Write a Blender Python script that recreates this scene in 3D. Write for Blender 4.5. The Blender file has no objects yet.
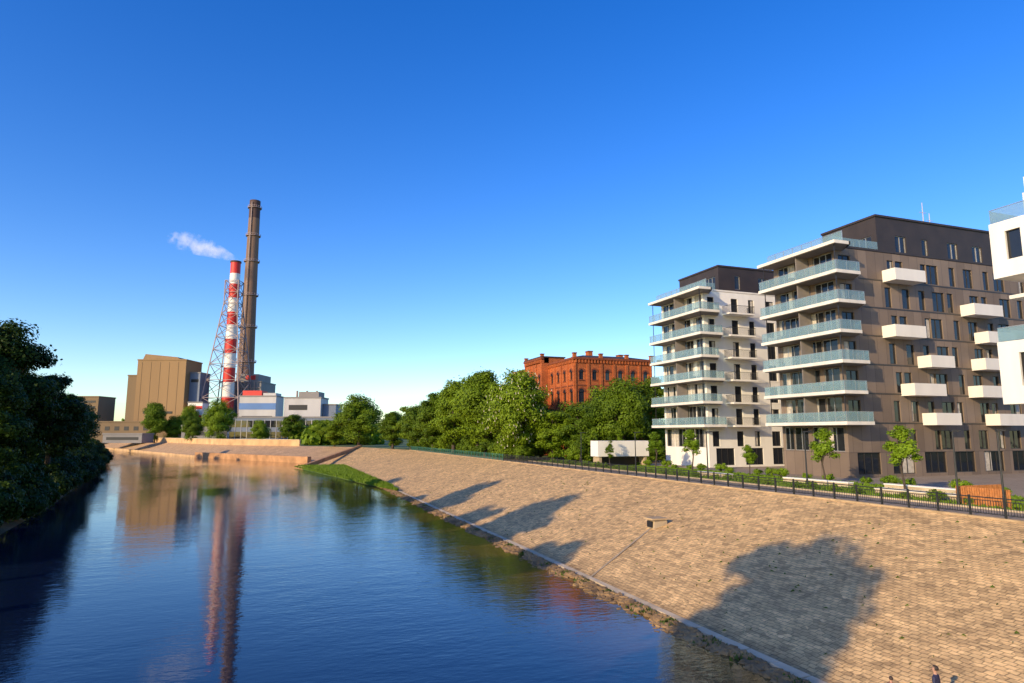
import bpy, bmesh, math, random
import numpy as np
from mathutils import Vector, Matrix, geometry

random.seed(7)
scene = bpy.context.scene
COL = scene.collection

# ------------------------------------------------------------------ materials
def _nt(name):
    m = bpy.data.materials.new(name); m.use_nodes = True
    nt = m.node_tree
    return m, nt, nt.nodes['Principled BSDF']

def pm(name, col, rough=.7, var=.12, scale=1.5, metal=0.0, bump=0.0, bscale=8.0, spec=.5, streak=False):
    m, nt, b = _nt(name)
    N, L = nt.nodes, nt.links
    b.inputs['Roughness'].default_value = rough
    b.inputs['Metallic'].default_value = metal
    b.inputs['Specular IOR Level'].default_value = spec
    tc = N.new('ShaderNodeTexCoord')
    mp = N.new('ShaderNodeMapping')
    if streak: mp.inputs['Scale'].default_value = (1, 1, .15)
    L.new(tc.outputs['Object'], mp.inputs['Vector'])
    no = N.new('ShaderNodeTexNoise'); no.inputs['Scale'].default_value = scale; no.inputs['Detail'].default_value = 6
    L.new(mp.outputs['Vector'], no.inputs['Vector'])
    mr = N.new('ShaderNodeMapRange'); mr.inputs[1].default_value = .3; mr.inputs[2].default_value = .7
    mr.inputs[3].default_value = 1-var; mr.inputs[4].default_value = 1+var
    L.new(no.outputs['Fac'], mr.inputs[0])
    vm = N.new('ShaderNodeVectorMath'); vm.operation = 'SCALE'
    vm.inputs[0].default_value = col[:3]
    L.new(mr.outputs[0], vm.inputs['Scale'])
    L.new(vm.outputs[0], b.inputs['Base Color'])
    if bump:
        n2 = N.new('ShaderNodeTexNoise'); n2.inputs['Scale'].default_value = bscale; n2.inputs['Detail'].default_value = 5
        L.new(tc.outputs['Object'], n2.inputs['Vector'])
        bp = N.new('ShaderNodeBump'); bp.inputs['Strength'].default_value = bump; bp.inputs['Distance'].default_value = .05
        L.new(n2.outputs['Fac'], bp.inputs['Height']); L.new(bp.outputs[0], b.inputs['Normal'])
    return m

def brickmat(name, c1, c2, mortar, w, h, ms, coord='UV', axes=None, loc=(0,0,0), bump=.6, rough=.85, stain=.35, offset=.5, distort=0.0, cell=0.0, bdist=.03, patch=0.0, damp=False):
    m, nt, b = _nt(name)
    N, L = nt.nodes, nt.links
    b.inputs['Roughness'].default_value = rough
    tc = N.new('ShaderNodeTexCoord')
    src = tc.outputs[coord]
    if axes:
        sx = N.new('ShaderNodeSeparateXYZ'); cx = N.new('ShaderNodeCombineXYZ')
        L.new(src, sx.inputs[0])
        ad = N.new('ShaderNodeMath'); ad.operation = 'ADD'
        L.new(sx.outputs[0], ad.inputs[0]); L.new(sx.outputs[1], ad.inputs[1])
        L.new(ad.outputs[0], cx.inputs[0]); L.new(sx.outputs[2], cx.inputs[1])
        src = cx.outputs[0]
    mp = N.new('ShaderNodeMapping'); mp.inputs['Location'].default_value = loc
    L.new(src, mp.inputs['Vector']); src = mp.outputs[0]
    if distort:
        dn = N.new('ShaderNodeTexNoise'); dn.inputs['Scale'].default_value = 1.6; dn.inputs['Detail'].default_value = 4
        L.new(src, dn.inputs['Vector'])
        sb = N.new('ShaderNodeVectorMath'); sb.operation = 'SUBTRACT'; sb.inputs[1].default_value = (.5,.5,.5)
        L.new(dn.outputs['Color'], sb.inputs[0])
        sc = N.new('ShaderNodeVectorMath'); sc.operation = 'SCALE'; sc.inputs['Scale'].default_value = distort
        L.new(sb.outputs[0], sc.inputs[0])
        ad2 = N.new('ShaderNodeVectorMath'); ad2.operation = 'ADD'
        L.new(src, ad2.inputs[0]); L.new(sc.outputs[0], ad2.inputs[1]); src2 = ad2.outputs[0]
    else: src2 = src
    br = N.new('ShaderNodeTexBrick')
    br.inputs['Color1'].default_value = (*c1, 1); br.inputs['Color2'].default_value = (*c2, 1)
    br.inputs['Mortar'].default_value = (*mortar, 1)
    br.inputs['Scale'].default_value = 1; br.inputs['Mortar Size'].default_value = ms
    br.inputs['Brick Width'].default_value = w; br.inputs['Row Height'].default_value = h
    br.inputs['Mortar Smooth'].default_value = .3
    br.offset = offset
    L.new(src2, br.inputs['Vector'])
    out = br.outputs['Color']
    def nz(scale, lo, hi, a, c):
        no = N.new('ShaderNodeTexNoise'); no.inputs['Scale'].default_value = scale; no.inputs['Detail'].default_value = 8; no.inputs['Roughness'].default_value = .65
        L.new(src, no.inputs['Vector'])
        mr = N.new('ShaderNodeMapRange'); mr.inputs[1].default_value = a; mr.inputs[2].default_value = c
        mr.inputs[3].default_value = lo; mr.inputs[4].default_value = hi
        L.new(no.outputs['Fac'], mr.inputs[0]); return mr.outputs[0]
    def mul(a, c):
        mu = N.new('ShaderNodeMath'); mu.operation = 'MULTIPLY'; L.new(a, mu.inputs[0]); L.new(c, mu.inputs[1]); return mu.outputs[0]
    fac = nz(.25, 1-stain, 1+stain*.5, .3, .7)
    if patch:
        fac = mul(fac, nz(.9, 1-patch, 1+patch, .35, .65))
        fac = mul(fac, nz(7.0, 1-patch, 1+patch, .3, .7))
    if damp:
        s2 = N.new('ShaderNodeSeparateXYZ'); L.new(src2, s2.inputs[0])
        md = N.new('ShaderNodeMapRange'); md.interpolation_type='SMOOTHSTEP'
        md.inputs[1].default_value = .2; md.inputs[2].default_value = 1.6; md.inputs[3].default_value = .7; md.inputs[4].default_value = 1.0
        L.new(s2.outputs[1], md.inputs[0]); fac = mul(fac, md.outputs[0])
    if cell:
        vo = N.new('ShaderNodeTexVoronoi'); vo.inputs['Scale'].default_value = 1.0
        m2 = N.new('ShaderNodeMapping'); m2.inputs['Scale'].default_value = (1/(w*1.25), 1/(h*1.3), 1)
        L.new(src, m2.inputs['Vector']); L.new(m2.outputs[0], vo.inputs['Vector'])
        sc2 = N.new('ShaderNodeSeparateColor'); L.new(vo.outputs['Color'], sc2.inputs[0])
        mr2 = N.new('ShaderNodeMapRange'); mr2.inputs[3].default_value = 1-cell; mr2.inputs[4].default_value = 1+cell
        L.new(sc2.outputs[0], mr2.inputs[0])
        fac = mul(fac, mr2.outputs[0])
    vm = N.new('ShaderNodeVectorMath'); vm.operation = 'SCALE'
    L.new(out, vm.inputs[0]); L.new(fac, vm.inputs['Scale'])
    L.new(vm.outputs[0], b.inputs['Base Color'])
    if bump:
        n3 = N.new('ShaderNodeTexNoise'); n3.inputs['Scale'].default_value = 5; n3.inputs['Detail'].default_value = 4
        L.new(src, n3.inputs['Vector'])
        sub = N.new('ShaderNodeMath'); sub.operation = 'SUBTRACT'
        L.new(n3.outputs['Fac'], sub.inputs[0]); L.new(br.outputs['Fac'], sub.inputs[1])
        bp = N.new('ShaderNodeBump'); bp.inputs['Strength'].default_value = bump; bp.inputs['Distance'].default_value = bdist
        L.new(sub.outputs[0], bp.inputs['Height']); L.new(bp.outputs[0], b.inputs['Normal'])
    return m

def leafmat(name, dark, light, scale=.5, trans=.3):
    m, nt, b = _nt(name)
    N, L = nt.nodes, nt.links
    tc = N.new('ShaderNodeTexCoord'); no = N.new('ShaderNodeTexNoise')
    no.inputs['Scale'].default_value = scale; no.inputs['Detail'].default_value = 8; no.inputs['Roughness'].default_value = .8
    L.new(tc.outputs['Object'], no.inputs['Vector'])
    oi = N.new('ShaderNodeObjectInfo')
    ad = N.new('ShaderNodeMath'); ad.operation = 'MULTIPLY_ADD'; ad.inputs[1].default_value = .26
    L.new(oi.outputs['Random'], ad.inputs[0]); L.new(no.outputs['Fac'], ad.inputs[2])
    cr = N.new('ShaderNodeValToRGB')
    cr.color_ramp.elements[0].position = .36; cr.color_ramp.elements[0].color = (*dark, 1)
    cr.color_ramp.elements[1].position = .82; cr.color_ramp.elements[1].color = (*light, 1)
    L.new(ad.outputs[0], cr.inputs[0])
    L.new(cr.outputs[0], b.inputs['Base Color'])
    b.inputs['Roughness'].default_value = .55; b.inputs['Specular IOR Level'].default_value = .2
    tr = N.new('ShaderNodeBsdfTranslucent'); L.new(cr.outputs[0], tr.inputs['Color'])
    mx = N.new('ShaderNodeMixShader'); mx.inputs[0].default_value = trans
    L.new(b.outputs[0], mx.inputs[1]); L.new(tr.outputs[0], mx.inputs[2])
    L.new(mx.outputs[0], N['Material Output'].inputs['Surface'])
    return m

M = {}
M['white'] = pm('white_render', (.82,.77,.69), .7, .06, .6, bump=.1, streak=True)
M['slab'] = pm('white_slab', (.76,.70,.61), .6, .10, .8, streak=True)
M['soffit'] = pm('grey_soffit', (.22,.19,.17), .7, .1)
M['charcoal'] = pm('charcoal_cladding', (.038,.027,.022), .55, .2, .6)
M['frame'] = pm('dark_frame', (.03,.026,.024), .4, .1)
M['alu'] = pm('aluminium_frame', (.5,.48,.45), .35, .05, metal=.6)
M['rail'] = pm('dark_steel', (.022,.023,.023), .45, .2)
M['railgreen'] = pm('green_painted_steel', (.04,.17,.12), .45, .2)
M['concrete'] = pm('concrete', (.42,.32,.20), .85, .22, .8, bump=.3)
M['paleconc'] = pm('pale_concrete', (.54,.42,.27), .8, .25, .7, bump=.2)
M['coping'] = pm('coping_stone', (.44,.31,.17), .85, .3, .7, bump=.3)
M['curtain'] = pm('curtain', (.5,.45,.38), .9, .25, 3)
M['wood'] = pm('timber', (.46,.17,.045), .6, .3, 4, bump=.2)
M['bark'] = pm('bark', (.075,.055,.04), .95, .35, 3, bump=.8)
M['grass'] = pm('grass', (.14,.23,.018), .9, .45, .9, bump=.8, bscale=6)
M['land'] = pm('land_ground', (.10,.14,.03), .95, .4, .05, bump=.4)
M['soil'] = pm('bank_soil', (.05,.05,.02), .95, .5, .6, bump=.8, bscale=3)
M['path'] = brickmat('paving', (.36,.28,.20), (.31,.24,.17), (.18,.14,.11), .6, .3, .012, 'Object', bump=.2, stain=.2)
M['stone'] = brickmat('embankment_stone', (.78,.50,.215), (.60,.375,.16), (.32,.20,.085), .43, .25, .020, 'UV', distort=.22, cell=.28, bump=.7, stain=.24, bdist=.045, patch=.12, damp=True)
M['farstone'] = brickmat('far_wall_stone', (.64,.40,.20), (.54,.33,.16), (.3,.19,.10), .9, .45, .04, 'UV', bump=.4, stain=.25)
M['farwall'] = pm('far_wall_masonry', (.56,.35,.17), .9, .25, .25, bump=.4, bscale=2)
M['quay'] = pm('quay_wall_brick', (.48,.25,.11), .9, .3, .3, bump=.4, bscale=2)
M['panel'] = brickmat('grey_facade_panel', (.160,.115,.083), (.240,.178,.132), (.06,.045,.038), 1.35, 3.33, .02, 'Object', axes='SUM', loc=(0,-1.11,0), bump=.3, rough=.65, stain=.14)
M['brick'] = brickmat('red_brick', (.52,.125,.022), (.42,.09,.018), (.24,.11,.05), .5, .16, .012, 'Object', axes='SUM', bump=.4, stain=.3, cell=.12)
M['brickdark'] = pm('dark_brick', (.20,.05,.018), .9, .3)
M['roofdark'] = pm('roof_dark', (.05,.033,.026), .8, .2)
M['rock'] = pm('rock', (.24,.145,.062), .9, .55, .8, bump=.5)
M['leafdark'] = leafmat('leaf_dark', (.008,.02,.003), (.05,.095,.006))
M['leaf'] = leafmat('leaf_green', (.038,.082,.005), (.22,.32,.014))
M['leafbright'] = leafmat('leaf_bright', (.08,.16,.008), (.26,.38,.018), 1.2)
M['blossom'] = pm('blossom', (.6,.55,.42), .8, .1)
M['grassblade'] = leafmat('grass_blades', (.08,.15,.01), (.24,.36,.03), 1.5)
M['weed'] = leafmat('weed_blades', (.05,.08,.012), (.13,.18,.03), 1.5)
M['red'] = pm('red_paint', (.60,.025,.015), .55, .12, .2)
M['whitepaint'] = pm('white_paint', (.78,.74,.69), .55, .1, .2)
M['chimney'] = pm('chimney_concrete', (.21,.13,.09), .85, .25, .12, streak=True)
M['chimneytop'] = pm('chimney_top', (.08,.045,.04), .8, .1)
M['lattice'] = pm('lattice_steel', (.30,.22,.21), .6, .1)
M['tan'] = pm('tan_cladding', (.27,.160,.068), .75, .15, .05, streak=True)
M['tan2'] = pm('tan_cladding_dark', (.18,.115,.056), .75, .1, .05, streak=True)
M['bluegrey'] = pm('bluegrey_cladding', (.15,.18,.24), .6, .1, .1)
M['lightgrey'] = pm('light_cladding', (.43,.41,.40), .6, .18, .1, streak=True)
M['midgrey'] = pm('mid_cladding', (.22,.20,.19), .7, .15, .1)
M['bluepanel'] = pm('blue_panel', (.07,.17,.40), .5, .1, .1)
M['dark'] = pm('dark_opening', (.012,.012,.014), .6, .1)

def glassmat():
    m, nt, b = _nt('window_glass')
    N, L = nt.nodes, nt.links
    b.inputs['Base Color'].default_value = (.018,.020,.024,1)
    b.inputs['Roughness'].default_value = .04
    b.inputs['Specular IOR Level'].default_value = .6
    tc = N.new('ShaderNodeTexCoord'); no = N.new('ShaderNodeTexNoise'); no.inputs['Scale'].default_value = .5
    L.new(tc.outputs['Object'], no.inputs['Vector'])
    bp = N.new('ShaderNodeBump'); bp.inputs['Strength'].default_value = .08; bp.inputs['Distance'].default_value = .3
    L.new(no.outputs['Fac'], bp.inputs['Height']); L.new(bp.outputs[0], b.inputs['Normal'])
    return m
M['glass'] = glassmat()
def balglass():
    m, nt, b = _nt('balustrade_glass')
    N, L = nt.nodes, nt.links
    b.inputs['Base Color'].default_value = (.30,.44,.48,1); b.inputs['Roughness'].default_value = .06
    b.inputs['Specular IOR Level'].default_value = .8
    tr = N.new('ShaderNodeBsdfTransparent'); tr.inputs[0].default_value = (.82,.91,.93,1)
    mx = N.new('ShaderNodeMixShader'); mx.inputs[0].default_value = .62
    L.new(b.outputs[0], mx.inputs[1]); L.new(tr.outputs[0], mx.inputs[2]); L.new(mx.outputs[0], N['Material Output'].inputs['Surface'])
    return m
M['balglass'] = balglass()

# ------------------------------------------------------------------ mesh builder
class MB:
    def __init__(s, *mats): s.v=[]; s.f=[]; s.m=[]; s.mats=list(mats)
    def mi(s, mat):
        if mat not in s.mats: s.mats.append(mat)
        return s.mats.index(mat)
    def face(s, pts, mat):
        i=len(s.v); s.v += [tuple(p) for p in pts]; s.f.append(tuple(range(i,i+len(pts)))); s.m.append(s.mi(mat))
    def hexa(s, b, t, mat):
        i=len(s.v); s.v += [tuple(p) for p in b+t]; k=s.mi(mat)
        for q in ((3,2,1,0),(4,5,6,7),(0,1,5,4),(1,2,6,5),(2,3,7,6),(3,0,4,7)):
            s.f.append(tuple(i+j for j in q)); s.m.append(k)
    def box(s, x0,x1,y0,y1,z0,z1,mat):
        s.hexa([(x0,y0,z0),(x1,y0,z0),(x1,y1,z0),(x0,y1,z0)],[(x0,y0,z1),(x1,y0,z1),(x1,y1,z1),(x0,y1,z1)],mat)
    def obox(s,o,u,n,s0,s1,d0,d1,z0,z1,mat):
        P=lambda a,d,z:(o[0]+u[0]*a+n[0]*d, o[1]+u[1]*a+n[1]*d, z)
        s.hexa([P(s0,d0,z0),P(s1,d0,z0),P(s1,d1,z0),P(s0,d1,z0)],[P(s0,d0,z1),P(s1,d0,z1),P(s1,d1,z1),P(s0,d1,z1)],mat)
    def beam(s,p,q,w,mat,h=None):
        p=Vector(p);q=Vector(q);d=(q-p)
        if d.length<1e-6:return
        d.normalize(); up=Vector((0,0,1)) if abs(d.z)<.95 else Vector((1,0,0))
        a=d.cross(up).normalized()*w/2; b=d.cross(a).normalized()*(h or w)/2
        s.hexa([p-a-b,p+a-b,p+a+b,p-a+b],[q-a-b,q+a-b,q+a+b,q-a+b],mat)
    def tube(s,p,q,r0,r1,mat,seg=8,cap=True):
        p=Vector(p);q=Vector(q);d=(q-p).normalized(); up=Vector((0,0,1)) if abs(d.z)<.95 else Vector((1,0,0))
        a=d.cross(up).normalized(); b=d.cross(a).normalized(); i=len(s.v); k=s.mi(mat)
        for (c,r) in ((p,r0),(q,r1)):
            for j in range(seg):
                t=2*math.pi*j/seg; s.v.append(tuple(c+a*math.cos(t)*r+b*math.sin(t)*r))
        for j in range(seg):
            j2=(j+1)%seg; s.f.append((i+j,i+j2,i+seg+j2,i+seg+j)); s.m.append(k)
        if cap:
            s.f.append(tuple(i+seg+j for j in range(seg))); s.m.append(k)
            s.f.append(tuple(i+seg-1-j for j in range(seg))); s.m.append(k)
    def obj(s, name, parent=None, origin=(0,0,0), smooth=False):
        me=bpy.data.meshes.new(name)
        v=[(a-origin[0],b-origin[1],c-origin[2]) for a,b,c in s.v]
        me.from_pydata(v,[],s.f)
        for m in s.mats: me.materials.append(m)
        me.polygons.foreach_set('material_index', s.m)
        if smooth: me.polygons.foreach_set('use_smooth',[True]*len(s.f))
        me.update()
        o=bpy.data.objects.new(name,me); COL.objects.link(o)
        if parent: o.parent=parent
        else: o.location=origin
        return o

def empty(name, loc=(0,0,0), rz=0):
    e=bpy.data.objects.new(name,None); e.location=loc; e.rotation_euler=(0,0,rz); e.empty_display_size=1
    COL.objects.link(e); return e

def wall(W,G,F,o,u,n,z0,z1,width,ops,mw,mf,depth=.22,mull=True,curtain=0.0):
    us=sorted({0,width}|{a for p in ops for a in p[:2]}); zs=sorted({z0,z1}|{a for p in ops for a in p[2:4]})
    P=lambda a,d,z:(o[0]+u[0]*a+n[0]*d, o[1]+u[1]*a+n[1]*d, z)
    for i in range(len(us)-1):
        run=None
        for j in range(len(zs)-1):
            cu=(us[i]+us[i+1])/2; cz=(zs[j]+zs[j+1])/2
            inside=any(p[0]<cu<p[1] and p[2]<cz<p[3] for p in ops)
            if not inside:
                if run is None: run=zs[j]
            if inside or j==len(zs)-2:
                end=zs[j] if inside else zs[j+1]
                if run is not None and end>run: W.face([P(us[i],0,run),P(us[i+1],0,run),P(us[i+1],0,end),P(us[i],0,end)],mw)
                run=None
    for p in ops:
        a,b,c,d=p[:4]
        W.face([P(a,0,c),P(a,-depth,c),P(a,-depth,d),P(a,0,d)],mw); W.face([P(b,0,c),P(b,-depth,c),P(b,-depth,d),P(b,0,d)],mw)
        W.face([P(a,0,d),P(b,0,d),P(b,-depth,d),P(a,-depth,d)],mw); W.face([P(a,0,c),P(b,0,c),P(b,-depth,c),P(a,-depth,c)],mw)
        G.face([P(a,-depth+.02,c),P(b,-depth+.02,c),P(b,-depth+.02,d),P(a,-depth+.02,d)],M['glass'])
        if curtain and random.random()<curtain:
            w=(b-a)*random.uniform(.25,.6); s0=a+.06 if random.random()<.5 else b-w-.06
            G.face([P(s0,-depth+.03,c+.07),P(s0+w,-depth+.03,c+.07),P(s0+w,-depth+.03,d-.07),P(s0,-depth+.03,d-.07)],M['curtain'])
        t=.07
        for q in ((a,a+t,c,d),(b-t,b,c,d),(a+t,b-t,c,c+t),(a+t,b-t,d-t,d)):
            F.obox(o,u,n,q[0],q[1],-depth+.025,-depth+.09,q[2],q[3],mf)
        if mull and b-a>1.3:
            k=max(2,round((b-a)/1.0))
            for i in range(1,k):
                x=a+(b-a)*i/k; F.obox(o,u,n,x-t/2,x+t/2,-depth+.025,-depth+.088,c+t,d-t,mf)

# ------------------------------------------------------------------ ground / river
def ngon(name, pts, mat, z=None):
    vs=[Vector((p[0],p[1],0)) for p in pts]
    tris=geometry.tessellate_polygon([vs])
    me=bpy.data.meshes.new(name)
    me.from_pydata([(p[0],p[1],p[2] if len(p)>2 else z) for p in pts],[],[tuple(t) for t in tris]); me.materials.append(mat); me.update()
    o=bpy.data.objects.new(name,me); COL.objects.link(o); return o

TOE=[(20.7,-80),(20.7,205),(12,235),(-4,262),(-30,309),(-98,493),(-200,720),(-420,1000)]
TOP=[(38.5,-80),(38.5,200),(30,248),(10,281),(-18,320),(-86,503),(-190,732),(-412,1012)]
PZ=5.0
WED=[(-23,-80),(-23,30),(-24,73),(-28,107),(-46,218),(-73,353),(-130,500),(-235,700),(-460,1000)]
LTOP=[(x-9,y) for x,y in WED]
ngon('ground', TOP+[(-600,5000),(5000,5000),(5000,-80)], M['land'], PZ)
ngon('left_bank_ground', LTOP+[(-600,5000),(-5000,5000),(-5000,-80)], M['land'], 3.2)
mb=MB()
for i in range(len(WED)-1):
    a,b=WED[i],WED[i+1]; c,d=LTOP[i],LTOP[i+1]
    mb.face([(a[0]+1,a[1],-.4),(b[0]+1,b[1],-.4),(d[0],d[1],3.2),(c[0],c[1],3.2)],M['soil'])
mb.obj('left_river_bank')

def sweep(name, A, zA, B, zB, mat, i0, i1, nv=10):
    verts=[];uv=[];faces=[];acc=0
    rows=[]
    for i in range(i0,i1+1):
        if i>i0: acc+=math.dist(A[i],A[i-1])
        rows.append((A[i],B[i],acc))
    fine=[]
    for k in range(len(rows)-1):
        a,b=rows[k],rows[k+1]; L=b[2]-a[2]; n=max(1,int(L/3))
        for j in range(n):
            t=j/n; fine.append(([a[0][q]+(b[0][q]-a[0][q])*t for q in (0,1)],[a[1][q]+(b[1][q]-a[1][q])*t for q in (0,1)],a[2]+L*t))
    fine.append(rows[-1])
    rr=random.Random(3)
    for (p,q,s) in fine:
        wd=math.dist(p,q); sl=math.hypot(wd,zB-zA)
        for j in range(nv+1):
            t=j/nv; w=(rr.uniform(-.05,.05) if 0<j<nv else 0)
            verts.append((p[0]+(q[0]-p[0])*t,p[1]+(q[1]-p[1])*t,zA+(zB-zA)*t+w)); uv.append((s,sl*t))
    for i in range(len(fine)-1):
        for j in range(nv):
            a=i*(nv+1)+j; faces.append((a,a+1,a+nv+2,a+nv+1))
    me=bpy.data.meshes.new(name); me.from_pydata(verts,[],faces); me.materials.append(mat)
    ul=me.uv_layers.new(name='UVMap')
    for lp in me.loops: ul.data[lp.index].uv=uv[lp.vertex_index]
    me.polygons.foreach_set('use_smooth',[True]*len(faces)); me.update()
    o=bpy.data.objects.new(name,me); COL.objects.link(o); return o
sweep('stone_embankment',TOE,-.0,TOP,PZ+.02,M['stone'],0,2)
sweep('far_stone_embankment',TOE,-.0,TOP,PZ+.02,M['farstone'],2,7)

def strip(mb, line, off0, off1, z0, z1, mat):
    P=[Vector(p) for p in line]; nr=[]
    for i in range(len(P)):
        d=Vector((0,0))
        if i>0: d+=(P[i]-P[i-1]).normalized()
        if i<len(P)-1: d+=(P[i+1]-P[i]).normalized()
        d.normalize(); nr.append(Vector((d.y,-d.x)))
    for i in range(len(P)-1):
        p=[P[i]+nr[i]*off0,P[i]+nr[i]*off1,P[i+1]+nr[i+1]*off1,P[i+1]+nr[i+1]*off0]
        b=[(*q,z0) for q in p]; t=[(*q,z1) for q in p]
        mb.face([b[0],t[0],t[3],b[3]],mat); mb.face([b[1],t[1],t[2],b[2]],mat); mb.face(t,mat)
        if i==0: mb.face([b[0],b[1],t[1],t[0]],mat)
mb=MB()
for i in range(70):
    y0=-40+i*3.4
    mb.box(38.45,38.95,y0+.02,y0+3.38,PZ-.3,PZ+.12+random.uniform(-.01,.01),M['coping'])
mb.obj('coping_kerb')
mb=MB()
for i in range(130):
    y0=-30+i*1.8; w=random.uniform(-.08,.08)
    mb.hexa([(20.25+w,y0+.03,-.5),(20.78,y0+.03,-.5),(20.78,y0+1.77,-.5),(20.25+w,y0+1.77,-.5)],[(20.34+w,y0+.05,.14+random.uniform(-.04,.04)),(20.78,y0+.03,.19),(20.78,y0+1.77,.19),(20.34+w,y0+1.75,.14+random.uniform(-.04,.04))],M['paleconc'])
mb.obj('toe_kerb')
mb=MB(); strip(mb,TOP[3:],-.3,.3,PZ-.5,PZ+2.4,M['farwall']); strip(mb,TOP[3:],-.45,.45,PZ+2.402,PZ+2.65,M['paleconc']); mb.obj('far_parapet_wall')
mb=MB(); strip(mb,TOE[2:5],-1.2,.3,-.5,2.2,M['quay']); strip(mb,TOE[4:],-1.2,.3,-.5,.9,M['farwall']); mb.obj('far_quay_wall')
mb=MB()
P0=(30.5,250,PZ+.9);P1=(9,206,.9)
mb.hexa([(P1[0]-.4,P1[1],-.3),(P1[0]+.5,P1[1],-.3),(P0[0]+.5,P0[1],PZ-.3),(P0[0]-.4,P0[1],PZ-.3)],[(P1[0]-.4,P1[1],P1[2]),(P1[0]+.5,P1[1],P1[2]),(P0[0]+.5,P0[1],P0[2]),(P0[0]-.4,P0[1],P0[2])],M['quay'])
mb.obj('river_ramp_wall')
def rocks(name, n, fn, mat, smin, smax, seed):
    r=random.Random(seed); mb=MB(); t=(1+5**.5)/2
    iv=[Vector(v).normalized() for v in ((-1,t,0),(1,t,0),(-1,-t,0),(1,-t,0),(0,-1,t),(0,1,t),(0,-1,-t),(0,1,-t),(t,0,-1),(t,0,1),(-t,0,-1),(-t,0,1))]
    fs=((0,11,5),(0,5,1),(0,1,7),(0,7,10),(0,10,11),(1,5,9),(5,11,4),(11,10,2),(10,7,6),(7,1,8),(3,9,4),(3,4,2),(3,2,6),(3,6,8),(3,8,9),(4,9,5),(2,4,11),(6,2,10),(8,6,7),(9,8,1))
    k=mb.mi(mat)
    for _ in range(n):
        x,y,z=fn(r); s=r.uniform(smin,smax); i=len(mb.v); a=r.uniform(0,6.28); sx,sy,sz=s*r.uniform(.7,1.4),s*r.uniform(.7,1.3),s*r.uniform(.4,.8)
        for v in iv:
            q=v*r.uniform(.75,1.15); X=q.x*sx;Y=q.y*sy
            mb.v.append((x+X*math.cos(a)-Y*math.sin(a),y+X*math.sin(a)+Y*math.cos(a),z+q.z*sz))
        for f in fs: mb.f.append(tuple(i+j for j in f)); mb.m.append(k)
    return mb.obj(name)
def rp(r):
    y=10+130*r.random()**1.2; w=abs(r.gauss(0,.6+.3*math.sin(y*.7)+.15*math.sin(y*1.9)))
    return (20.15-w,y,.10-.15*w)
rocks('riprap_stones',7500,rp,M['rock'],.06,.29,5)
e=empty('drain_outlet',(29.3,47.2,0))
mb=MB()
mb.hexa([(28.8,46.6,2.0),(30.0,46.6,2.2),(30.0,47.8,2.2),(28.8,47.8,2.0)],[(28.9,46.7,2.95),(30.0,46.6,3.0),(30.0,47.8,3.0),(28.9,47.7,2.95)],M['concrete'])
mb.box(28.72,28.82,46.85,47.55,2.4,2.88,M['dark'])
mb.box(28.6,30.1,46.5,47.9,3.0,3.12,M['coping'])
mb.obj('headwall',e,(29.3,47.2,0))
mb=MB()
A=Vector((28.8,47.1,2.30));B=Vector((20.8,42.0,.05))
mb.beam(A,B,.14,M['concrete'],.10)
mb.obj('channel_edge',e,(29.3,47.2,0))

def watermat():
    m, nt, b = _nt('river_water')
    N, L = nt.nodes, nt.links
    b.inputs['Roughness'].default_value=.02; b.inputs['IOR'].default_value=1.48
    tc=N.new('ShaderNodeTexCoord')
    def noise(scale,detail,sx,sy,rot):
        mp=N.new('ShaderNodeMapping'); mp.inputs['Scale'].default_value=(sx,sy,1); mp.inputs['Rotation'].default_value=(0,0,rot)
        n=N.new('ShaderNodeTexNoise'); n.inputs['Scale'].default_value=scale; n.inputs['Detail'].default_value=detail
        L.new(tc.outputs['Object'],mp.inputs['Vector']); L.new(mp.outputs[0],n.inputs['Vector']); return n
    n1=noise(2.2,4,.7,1.4,.3); n2=noise(.40,2,.7,1.5,-.2); n3=noise(.04,4,1,.45,0)
    ma=N.new('ShaderNodeMath'); ma.operation='MULTIPLY_ADD'; ma.inputs[1].default_value=1.6
    L.new(n2.outputs['Fac'],ma.inputs[0]); L.new(n1.outputs['Fac'],ma.inputs[2])
    mr=N.new('ShaderNodeMapRange'); mr.inputs[1].default_value=.42; mr.inputs[2].default_value=.60; mr.inputs[3].default_value=.28; mr.inputs[4].default_value=1.0
    L.new(n3.outputs['Fac'],mr.inputs[0])
    bp=N.new('ShaderNodeBump'); bp.inputs['Distance'].default_value=.021
    L.new(mr.outputs[0],bp.inputs['Strength']); L.new(ma.outputs[0],bp.inputs['Height']); L.new(bp.outputs[0],b.inputs['Normal'])
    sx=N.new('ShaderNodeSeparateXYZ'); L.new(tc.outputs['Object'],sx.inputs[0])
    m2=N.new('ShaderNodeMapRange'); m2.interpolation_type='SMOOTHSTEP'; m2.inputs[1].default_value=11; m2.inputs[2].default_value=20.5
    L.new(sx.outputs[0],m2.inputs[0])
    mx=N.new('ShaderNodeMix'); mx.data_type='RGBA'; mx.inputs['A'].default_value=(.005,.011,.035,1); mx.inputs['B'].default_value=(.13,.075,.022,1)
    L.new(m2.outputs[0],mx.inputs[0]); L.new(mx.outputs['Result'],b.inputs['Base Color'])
    return m
M['water']=watermat()
ngon('river_water',[(-900,-80),(60,-80),(60,1100),(-900,1100)],M['water'],0.0)

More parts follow.
